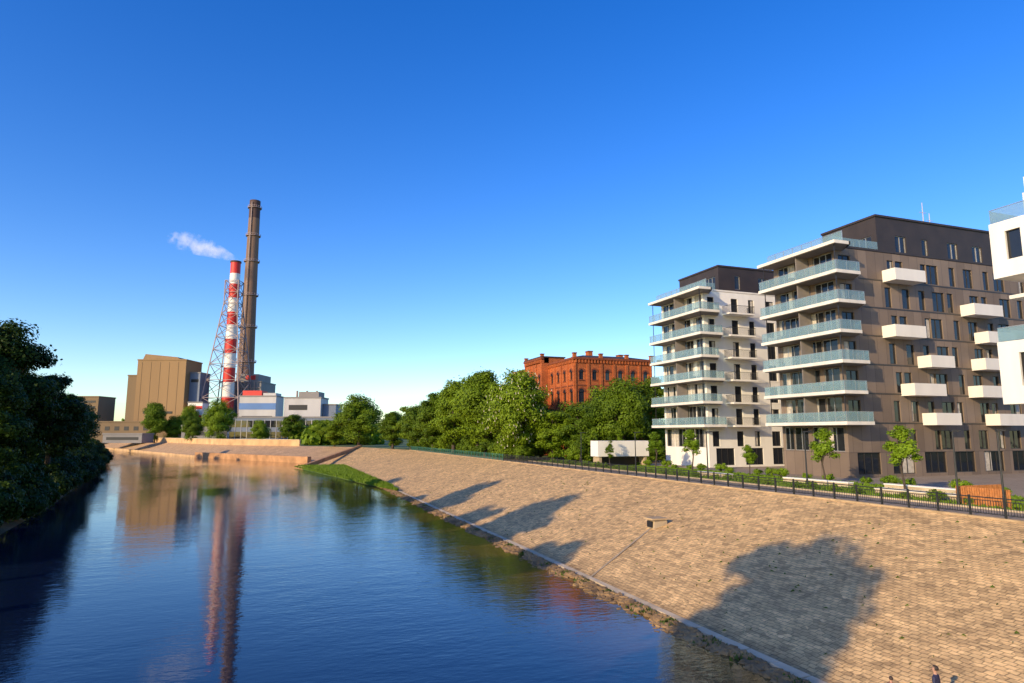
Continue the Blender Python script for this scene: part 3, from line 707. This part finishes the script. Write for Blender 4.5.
# ------------------------------------------------------------------ brick building
def brick_building():
    org=(60,127,0); e=empty('red_brick_building',org)
    W=MB();G=MB();F=MB();C=MB()
    zt=26.2; fh=5.0
    def face(o,u,n,width,nb,z0=PZ,zt=zt):
        ops=[]; bay=width/nb
        for k in range(4):
            for i in range(nb):
                c=bay*(i+.5); w=1.35 if k<3 else 1.1; za=PZ+1.4+k*fh; zb=za+(2.4 if k<3 else 1.7)
                ops.append((c-w/2,c+w/2,za,zb))
        wall(W,G,F,o,u,n,z0,zt,width,ops,M['brick'],M['frame'],depth=.3)
        P=lambda a,d,z:(o[0]+u[0]*a+n[0]*d, o[1]+u[1]*a+n[1]*d, z)
        for (a,b,c,d) in ops:
            m_=(a+b)/2; r0=(b-a)/2; 
            pts=[P(m_+r0*math.cos(t*math.pi/8),.02,d-.02+r0*math.sin(t*math.pi/8)) for t in range(9)]
            C.face(pts,M['dark'])
            for t in range(8):
                a0,a1=t*math.pi/8,(t+1)*math.pi/8
                q=[(r0,a0),(r0,a1),(r0+.32,a1),(r0+.32,a0)]
                lo=[P(m_+r*math.cos(x),.0,d+r*math.sin(x)) for r,x in q]; hi=[P(m_+r*math.cos(x),.1,d+r*math.sin(x)) for r,x in q]
                C.hexa(lo,hi,M['brickdark'])
            C.obox(o,u,n,a-.15,b+.15,.0,.14,c-.2,c-.02,M['brickdark'])
        for k in range(1,4): C.obox(o,u,n,0,width,.003,.12,PZ+k*fh+.05,PZ+k*fh+.3,M['brickdark'])
        for i in range(nb+1):
            s=bay*i; s0=max(0,s-.3); s1=min(width,s+.3); C.obox(o,u,n,s0,s1,.004,.2,PZ,zt-1.3,M['brick'])
        C.obox(o,u,n,-.3,width+.3,.003,.45,zt-.45,zt,M['brickdark'])
        x=.1
        while x<width-.3: C.obox(o,u,n,x,x+.35,.003,.35,zt-1.15,zt-.455,M['brick']); x+=.75
    face((60,127),(1,0),(0,-1),19,6)
    face((60,127),(0,1),(-1,0),14,4)
    face((58.3,141.001),(0,1),(-1,0),11,3,zt=27.6)
    face((60,152.002),(0,1),(-1,0),13,4)
    W.face([(58.3,141,PZ),(60,141,PZ),(60,141,27.6),(58.3,141,27.6)],M['brick']); W.face([(58.3,152,PZ),(60,152,PZ),(60,152,27.6),(58.3,152,27.6)],M['brick'])
    W.box(58.3,64,141,152,26.3,27.61,M['brick']); W.box(58.0,64.2,140.8,152.2,27.62,27.9,M['roofdark'])
    W.face([(79,127,PZ),(79,165,PZ),(79,165,zt),(79,127,zt)],M['brick']); W.face([(60,165,PZ),(79,165,PZ),(79,165,zt),(60,165,zt)],M['brick'])
    W.hexa([(59.6,126.6,zt+.002),(79.4,126.6,zt+.002),(79.4,165.4,zt+.002),(59.6,165.4,zt+.002)],[(64,131,zt+1.0),(75,131,zt+1.0),(75,161,zt+1.0),(64,161,zt+1.0)],M['roofdark'])
    for (x,y) in ((60,127),(79,127),(66.3,127),(72.7,127),(58.4,141.3),(58.4,151.7)):
        t=.8 if x>59 else 2.1
        C.box(x-.35,x+.35,y-.35,y+.35,zt+.01,zt+t,M['brick']); C.box(x-.45,x+.45,y-.45,y+.45,zt+t,zt+t+.2,M['brickdark'])
    for (x,y,h) in ((67,134,2.2),(76,136,1.9),(70,148,2.6),(66,156,2.0)):
        C.box(x-.5,x+.5,y-.8,y+.8,zt+.3,zt+h,M['brick']); C.box(x-.6,x+.6,y-.9,y+.9,zt+h,zt+h+.2,M['brickdark'])
    for n_,o_ in (('walls',W),('window_glass',G),('window_frames',F),('cornices_and_arches',C)): o_.obj(n_,e,org)
brick_building()

# ------------------------------------------------------------------ power station (own site axes)
SR=math.radians(-19.8); OX,OY=-22,518
def site(name,u,d):
    c,s=math.cos(SR),math.sin(SR); return empty(name,(OX+u*c-d*s,OY+u*s+d*c,0),SR)
e=site('tall_concrete_chimney',0,0)
mb=MB(); H=186
prof=[(PZ,7.6),(30,6.6),(60,5.8),(100,5.0),(140,4.4),(172,4.0)]
for a,b in zip(prof[:-1],prof[1:]): mb.tube((0,0,a[0]),(0,0,b[0]),a[1],b[1],M['chimney'],28,False)
mb.tube((0,0,172),(0,0,H),4.0,3.9,M['chimneytop'],28); mb.obj('shaft',e)
mb=MB()
for z,r in ((180,5.0),(158,5.3),(138,5.6),(112,6.0),(88,6.4),(62,7.0)):
    mb.tube((0,0,z),(0,0,z+.5),r,r,M['lattice'],28)
    for j in range(20):
        t=j/20*6.283; mb.beam((r*math.cos(t),r*math.sin(t),z+.5),(r*math.cos(t),r*math.sin(t),z+1.7),.15,M['lattice'])
    mb.tube((0,0,z+1.5),(0,0,z+1.75),r,r,M['lattice'],28,False)
mb.beam((-.5,-7.6,8),(-.5,-4.4,184),.5,M['lattice']); mb.obj('platforms_and_ladder',e)
e=site('striped_chimney',-(.4336*450)+196.2,-30)
mb=MB(); z=129.5; i=0; r=3.3
for sg in [8,7.5,10,10,9,10,10,10,10,10,10,10,10]:
    z2=max(PZ,z-sg); r2=r+.07
    mb.tube((0,0,z2),(0,0,z),r2,r,M['red'] if i%2==0 else M['whitepaint'],26,i==0); z=z2; r=r2; i+=1
    if z<=PZ: break
mb.tube((0,0,129.5),(0,0,130.6),3.7,3.7,M['chimneytop'],26); mb.obj('stack',e)
mb=MB()
def hw(z): 
    return 15.5+(4.6-15.5)*min(1,(z-PZ)/95) if z<100 else 4.6
zs=[PZ,20,34,46,57,67,76,84,92,100,108,116]
for a,b in zip(zs[:-1],zs[1:]):
    wa,wb=hw(a),hw(b)
    ca=[(-wa,-wa,a),(wa,-wa,a),(wa,wa,a),(-wa,wa,a)]; cb=[(-wb,-wb,b),(wb,-wb,b),(wb,wb,b),(-wb,wb,b)]
    for j in range(4):
        k=(j+1)%4
        mb.beam(ca[j],cb[j],.55,M['lattice']); mb.beam(cb[j],cb[k],.35,M['lattice']); mb.beam(ca[j],cb[k],.3,M['lattice']); mb.beam(ca[k],cb[j],.3,M['lattice'])
mb.obj('lattice_tower',e)

def plant(name,u0,u1,f0,f1,z1,mat,extra=None,z0=PZ-.2):
    cu,cd=(u0+u1)/2,(f0+f1)/2-480; e=site(name,cu,cd); hw_=(u1-u0)/2; hd=(f1-f0)/2
    mb=MB(); mb.box(-hw_,hw_,-hd,hd,z0,z1,mat); mb.box(-hw_-.3,hw_+.3,-hd-.3,hd+.3,z1,z1+.8,mat if mat in (M['tan'],M['tan2']) else M['midgrey']); mb.obj('hall',e)
    if extra:
        mb=MB(); extra(mb,hw_,hd,z1); mb.obj('details',e)
    return e
def brown(mb,w,d,z):
    for x in np.arange(-w+3,w,6.0): mb.box(x-.1,x+.1,-d-.12,-d-.003,PZ,z-1,M['tan2'])
    mb.hexa([(-w+2,-d+2,z+.81),(w-5,-d+2,z+.81),(w-5,d-2,z+.81),(-w+2,d-2,z+.81)],[(-w+3,-d+3,z+4.6),(w-8,-d+3,z+2.6),(w-8,d-3,z+2.6),(-w+3,d-3,z+4.6)],M['tan'])
    mb.box(-w+6,w-7,-d-.3,-d-.004,PZ+18,PZ+19.5,M['dark'])
plant('boiler_house',-51,-19,430,452,58,M['tan'],brown)
plant('boiler_house_annex',-59,-51.1,434,450,48,M['tan2'])
plant('grey_silo_building',-18.9,-12,436,450,50,M['bluegrey'],lambda mb,w,d,z: mb.box(-w+1,w-1,-d-.1,-d-.003,z-6,z-4,M['dark']))
plant('low_brown_hall',-66,-12,412,426,17,M['tan2'],lambda mb,w,d,z:[mb.box(x,x+3,-d-.1,-d-.003,z-5,z-2.5,M['dark']) for x in np.arange(-w+2,w-4,6)])
def gd(mb,w,d,z):
    mb.box(-w+12,w-3,-d+2,d-2,z+.81,z+6,M['midgrey']); mb.box(-w+16,w-5,-d+1.8,-d+1.99,z+2,z+5,M['red'])
    for zz in np.arange(12,z-2,6): mb.box(-w,w,-d-.6,-d-.003,zz,zz+.4,M['lattice'])
    for x in np.arange(-w+1,w,4.5): mb.box(x,x+.5,-d-1.0,-d-.61,PZ,z,M['lattice'])
    for x in np.arange(-w+2,w-3,5): mb.box(x,x+2.4,-d-.3,-d-.02,20,24,M['dark'])
plant('turbine_hall',-9,19,462,490,46,M['midgrey'],gd)
plant('striped_tank_building',-16,-6.5,430,440,30,M['whitepaint'],lambda mb,w,d,z:[mb.box(-w,w,-d-.1,-d-.003,z-4-i*6,z-2-i*6,M['red']) for i in range(3)])
def wb(mb,w,d,z):
    mb.box(-w,w,-d-.15,-d-.004,z-8,z-4,M['bluepanel']); mb.box(-w+1,w-10,-d+2,d-2,z+.81,z+4,M['red']); mb.box(-w+2,w-2,-d-.2,-d-.005,z-14,z-12,M['dark'])
    mb.box(w-9,w-1,-d+2,d-2,z+.81,z+2.5,M['lightgrey'])
plant('white_filter_building',25,48,412,426,33,M['lightgrey'],wb)
def w2(mb,w,d,z):
    mb.box(-w+3,w-8,-d-.15,-d-.004,z-7,z-4,M['dark']); mb.box(-w+3,w-3,-d-.15,-d-.004,z-14,z-11,M['bluepanel']); mb.box(-w+8,w-2,-d+2,d-2,z+.81,z+4,M['midgrey'])
    for x in (-w+5,0,w-5): mb.tube((x,0,z+.8),(x,0,z+5),.6,.6,M['lattice'])
plant('white_process_building',60,82,392,408,31,M['lightgrey'],w2)
plant('grey_process_building',82.2,90,396,410,27,M['bluegrey'])
def lo(mb,w,d,z):
    mb.box(-w+1,w-1,-d-.12,-d-.004,z-5,z-1.5,M['glass']); mb.box(-w+1,w-1,-d-.12,-d-.004,z-11,z-7.5,M['glass'])
    for x in np.arange(-w+1,w-1,3.2): mb.box(x-.15,x+.15,-d-.2,-d-.125,z-12,z-1,M['lightgrey'])
plant('long_office_building',41,99,360,384,18.5,M['bluegrey'],lo)
plant('workshop_building',10,40,372,390,14,M['midgrey'],lambda mb,w,d,z:mb.box(-w+2,w-2,-d-.12,-d-.004,z-5,z-3,M['dark']))
plant('gatehouse',-34,-12,372,384,9.5,M['midgrey'],lambda mb,w,d,z:mb.box(-w+2,w-2,-d-.12,-d-.004,z-3,z-1.4,M['dark']))
plant('distant_apartment_block',-120,-100,470,490,36,M['tan2'],lambda mb,w,d,z:[mb.box(-w+2,w-2,-d-.12,-d-.004,k,k+1.6,M['dark']) for k in range(12,34,4)])
plant('distant_apartment_block',-92,-80,500,520,34,M['bluegrey'],lambda mb,w,d,z:[mb.box(-w+2,w-2,-d-.12,-d-.004,k,k+1.6,M['dark']) for k in range(12,32,4)])

def smoke():
    m=bpy.data.materials.new('steam'); m.use_nodes=True; nt=m.node_tree; N,L=nt.nodes,nt.links
    N.remove(N['Principled BSDF']); v=N.new('ShaderNodeVolumePrincipled'); v.inputs['Color'].default_value=(.98,.96,.97,1); v.inputs['Anisotropy'].default_value=0
    tc=N.new('ShaderNodeTexCoord'); no=N.new('ShaderNodeTexNoise'); no.inputs['Scale'].default_value=.16; no.inputs['Detail'].default_value=6; no.inputs['Roughness'].default_value=.66
    L.new(tc.outputs['Object'],no.inputs['Vector'])
    sb=N.new('ShaderNodeVectorMath'); sb.operation='SUBTRACT'; sb.inputs[1].default_value=(.5,.5,.5); L.new(tc.outputs['Generated'],sb.inputs[0])
    ss=N.new('ShaderNodeVectorMath'); ss.operation='MULTIPLY'; ss.inputs[1].default_value=(.72,1,1); L.new(sb.outputs[0],ss.inputs[0])
    ln=N.new('ShaderNodeVectorMath'); ln.operation='LENGTH'; L.new(ss.outputs[0],ln.inputs[0])
    mr=N.new('ShaderNodeMapRange'); mr.inputs[1].default_value=.1; mr.inputs[2].default_value=.48; mr.inputs[3].default_value=.11; mr.inputs[4].default_value=-.15
    L.new(ln.outputs['Value'],mr.inputs[0])
    ad=N.new('ShaderNodeMath'); ad.operation='ADD'; L.new(no.outputs['Fac'],ad.inputs[0]); L.new(mr.outputs[0],ad.inputs[1])
    m2=N.new('ShaderNodeMapRange'); m2.inputs[1].default_value=.41; m2.inputs[2].default_value=.76; m2.inputs[3].default_value=0; m2.inputs[4].default_value=.14
    L.new(ad.outputs[0],m2.inputs[0]); L.new(m2.outputs[0],v.inputs['Density'])
    em=N.new('ShaderNodeMath'); em.operation='MULTIPLY'; em.inputs[1].default_value=.5; L.new(m2.outputs[0],em.inputs[0]); L.new(em.outputs[0],v.inputs['Emission Strength'])  # white glow added to the steam, standing in for scattered sunlight
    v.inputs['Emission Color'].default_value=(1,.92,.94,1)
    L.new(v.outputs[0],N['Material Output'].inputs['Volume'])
    bm=bmesh.new(); bmesh.ops.create_icosphere(bm,subdivisions=3,radius=1)
    for p in bm.verts:
        k=(1-p.co.x)/2
        g=.40+.95*k
        p.co=Vector((p.co.x*28,p.co.y*7*g,p.co.z*8*g+1.5*math.sin(k*4)))
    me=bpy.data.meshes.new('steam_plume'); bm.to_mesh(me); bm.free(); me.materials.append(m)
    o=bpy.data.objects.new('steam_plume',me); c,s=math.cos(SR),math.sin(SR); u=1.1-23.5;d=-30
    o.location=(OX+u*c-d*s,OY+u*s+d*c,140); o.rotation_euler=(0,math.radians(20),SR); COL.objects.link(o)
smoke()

# ------------------------------------------------------------------ people
def person(name,x,y,z,height,rot,shirt,trous,hair):
    e=empty(name,(x,y,z),rot); s=height/1.78; e.scale=(s,s,s)
    m,nt,b=_nt(name+'_clothes_and_skin'); N,L=nt.nodes,nt.links; b.inputs['Roughness'].default_value=.8
    tc=N.new('ShaderNodeTexCoord'); sp=N.new('ShaderNodeSeparateXYZ'); L.new(tc.outputs['Object'],sp.inputs[0])
    cr=N.new('ShaderNodeValToRGB'); cr.color_ramp.interpolation='CONSTANT'; el=cr.color_ramp.elements
    el[0].position=0; el[0].color=(.02,.015,.012,1); el[1].position=.045; el[1].color=(*trous,1)
    a=el.new(.53); a.color=(*shirt,1); a=el.new(.838); a.color=(.45,.25,.17,1)
    dv=N.new('ShaderNodeMath'); dv.operation='DIVIDE'; dv.inputs[1].default_value=1.78; L.new(sp.outputs[2],dv.inputs[0]); L.new(dv.outputs[0],cr.inputs[0])
    ab=N.new('ShaderNodeMath'); ab.operation='ABSOLUTE'; L.new(sp.outputs[0],ab.inputs[0])
    g=N.new('ShaderNodeMath'); g.operation='GREATER_THAN'; g.inputs[1].default_value=.215; L.new(ab.outputs[0],g.inputs[0])
    l=N.new('ShaderNodeMath'); l.operation='LESS_THAN'; l.inputs[1].default_value=.92; L.new(sp.outputs[2],l.inputs[0])
    mu=N.new('ShaderNodeMath'); mu.operation='MULTIPLY'; L.new(g.outputs[0],mu.inputs[0]); L.new(l.outputs[0],mu.inputs[1])
    mx=N.new('ShaderNodeMix'); mx.data_type='RGBA'; L.new(mu.outputs[0],mx.inputs[0]); L.new(cr.outputs[0],mx.inputs['A']); mx.inputs['B'].default_value=(.45,.25,.17,1)
    L.new(mx.outputs['Result'],b.inputs['Base Color'])
    skin=pm(name+'_skin',(.45,.25,.17),.6,.05); hm=pm(name+'_hair',hair,.7,.2,30); dk=M['dark']
    J=[(0,0,.98,.135,.10),(0,.0,1.18,.125,.095),(0,.01,1.38,.15,.10),(0,.0,1.47,.07,.07),(0,-.01,1.55,.052,.055),(0,-.02,1.62,.072,.085),(0,-.015,1.72,.07,.085),
       (.17,.0,1.42,.062,.06),(.235,.02,1.16,.045,.045),(.25,-.06,.93,.033,.033),(.255,-.09,.84,.04,.022),
       (-.17,.0,1.42,.062,.06),(-.235,.02,1.16,.045,.045),(-.25,-.06,.93,.033,.033),(-.255,-.09,.84,.04,.022),
       (.095,0,.88,.09,.09),(.11,-.02,.50,.06,.065),(.115,.02,.10,.042,.045),(.12,-.13,.04,.045,.035),
       (-.095,0,.88,.09,.09),(-.11,.0,.50,.06,.065),(-.115,.06,.10,.042,.045),(-.12,-.09,.04,.045,.035)]
    E=[(0,1),(1,2),(2,3),(3,4),(4,5),(5,6),(2,7),(7,8),(8,9),(9,10),(2,11),(11,12),(12,13),(13,14),(0,15),(15,16),(16,17),(17,18),(0,19),(19,20),(20,21),(21,22)]
    def mk(nm,J,E,mat,root=0,lv_=2):
        me=bpy.data.meshes.new(nm); me.from_pydata([j[:3] for j in J],E,[]); me.materials.append(mat)
        o=bpy.data.objects.new(nm,me); COL.objects.link(o); o.parent=e
        bpy.context.view_layer.objects.active=o
        md=o.modifiers.new('skin','SKIN'); md.use_smooth_shade=True
        if len(me.skin_vertices)==0:
            with bpy.context.temp_override(object=o,active_object=o): bpy.ops.mesh.customdata_skin_add()
        for i,j in enumerate(J): me.skin_vertices[0].data[i].radius=(j[3],j[4]); me.skin_vertices[0].data[i].use_root=(i==root)
        sb=o.modifiers.new('sub','SUBSURF'); sb.levels=lv_; sb.render_levels=lv_; return o
    mk('body',J,E,m)
    for sgn in (1,-1):
        for i in range(4):
            yy=-.115+i*.02; ln=(.07,.08,.085,.07)[i]
            x0=sgn*.255; mk('finger_%d'%(i+1),[(x0,yy,.82,.009,.009),(x0-sgn*.004,yy-.004,.80-ln*.4,.009,.009),(x0-sgn*.02,yy-.004,.80-ln,.008,.008)],[(0,1),(1,2)],skin,0,1)
        mk('thumb',[(sgn*.25,-.12,.86,.011,.011),(sgn*.235,-.145,.82,.01,.01),(sgn*.228,-.15,.79,.009,.009)],[(0,1),(1,2)],skin,0,1)
    def sph(nm,c,r,sc,mat,cut=None):
        bm=bmesh.new(); bmesh.ops.create_uvsphere(bm,u_segments=16,v_segments=10,radius=r)
        if cut: 
            bmesh.ops.delete(bm,geom=[v for v in bm.verts if cut(v.co)],context='VERTS')
        for v in bm.verts: v.co=Vector((v.co.x*sc[0]+c[0],v.co.y*sc[1]+c[1],v.co.z*sc[2]+c[2]))
        me=bpy.data.meshes.new(nm); bm.to_mesh(me); bm.free(); me.materials.append(mat)
        for p in me.polygons: p.use_smooth=True
        o=bpy.data.objects.new(nm,me); COL.objects.link(o); o.parent=e
    sph('hair',(0,.008,1.685),.1,(.86,1.08,1.0),hm,lambda c:(c.y<-.03 and c.z<.045) or c.z<-.06)
    sph('nose',(0,-.118,1.645),.014,(.8,1.2,1.3),skin)
    for sx in (1,-1): sph('eye',(sx*.03,-.098,1.672),.011,(1,.7,.8),dk); sph('ear',(sx*.085,-.005,1.655),.024,(.4,.8,1.2),skin)
    sph('mouth',(0,-.104,1.612),.02,(1.1,.4,.25),M['brickdark'])
    return e
person('standing_man',21.5,17.3,.24,1.78,math.radians(200),(.03,.03,.07),(.02,.025,.05),(.03,.02,.015))
person('standing_child',20.5,18.2,.18,1.32,math.radians(150),(.25,.05,.05),(.04,.05,.1),(.05,.03,.02))

# ------------------------------------------------------------------ sky, sun, camera
EL=math.radians(20); SD=Vector((-1,-.5,0)).normalized()
rot=math.atan2(SD.x,SD.y)%(2*math.pi)
w=bpy.data.worlds.new('World'); scene.world=w; w.use_nodes=True
N,L=w.node_tree.nodes,w.node_tree.links
sky=N.new('ShaderNodeTexSky'); sky.sky_type='NISHITA'; sky.sun_disc=False; sky.sun_elevation=EL; sky.sun_rotation=rot
sky.air_density=1.0; sky.dust_density=.4; sky.ozone_density=3.0
hs=N.new('ShaderNodeHueSaturation'); hs.inputs['Hue'].default_value=.519; hs.inputs['Saturation'].default_value=1.36; hs.inputs['Value'].default_value=1.66
L.new(sky.outputs[0],hs.inputs['Color']); L.new(hs.outputs[0],N['Background'].inputs['Color']); N['Background'].inputs['Strength'].default_value=.15
sl=bpy.data.lights.new('sun','SUN'); sl.energy=5.0; sl.angle=math.radians(.5); sl.color=(1,.78,.48)
so=bpy.data.objects.new('sun',sl); COL.objects.link(so)
d=-(SD*math.cos(EL)+Vector((0,0,math.sin(EL)))); so.rotation_euler=d.to_track_quat('-Z','Y').to_euler()
cam=bpy.data.cameras.new('camera'); cam.lens=23.0; cam.sensor_width=36; cam.clip_end=12000; cam.clip_start=.1
co=bpy.data.objects.new('camera',cam); COL.objects.link(co); co.location=(0,0,9.8)
co.rotation_euler=(math.radians(90+8.05),0,math.radians(-19.8)); scene.camera=co
scene.view_settings.view_transform='Standard'; scene.view_settings.look='None'; scene.view_settings.exposure=0
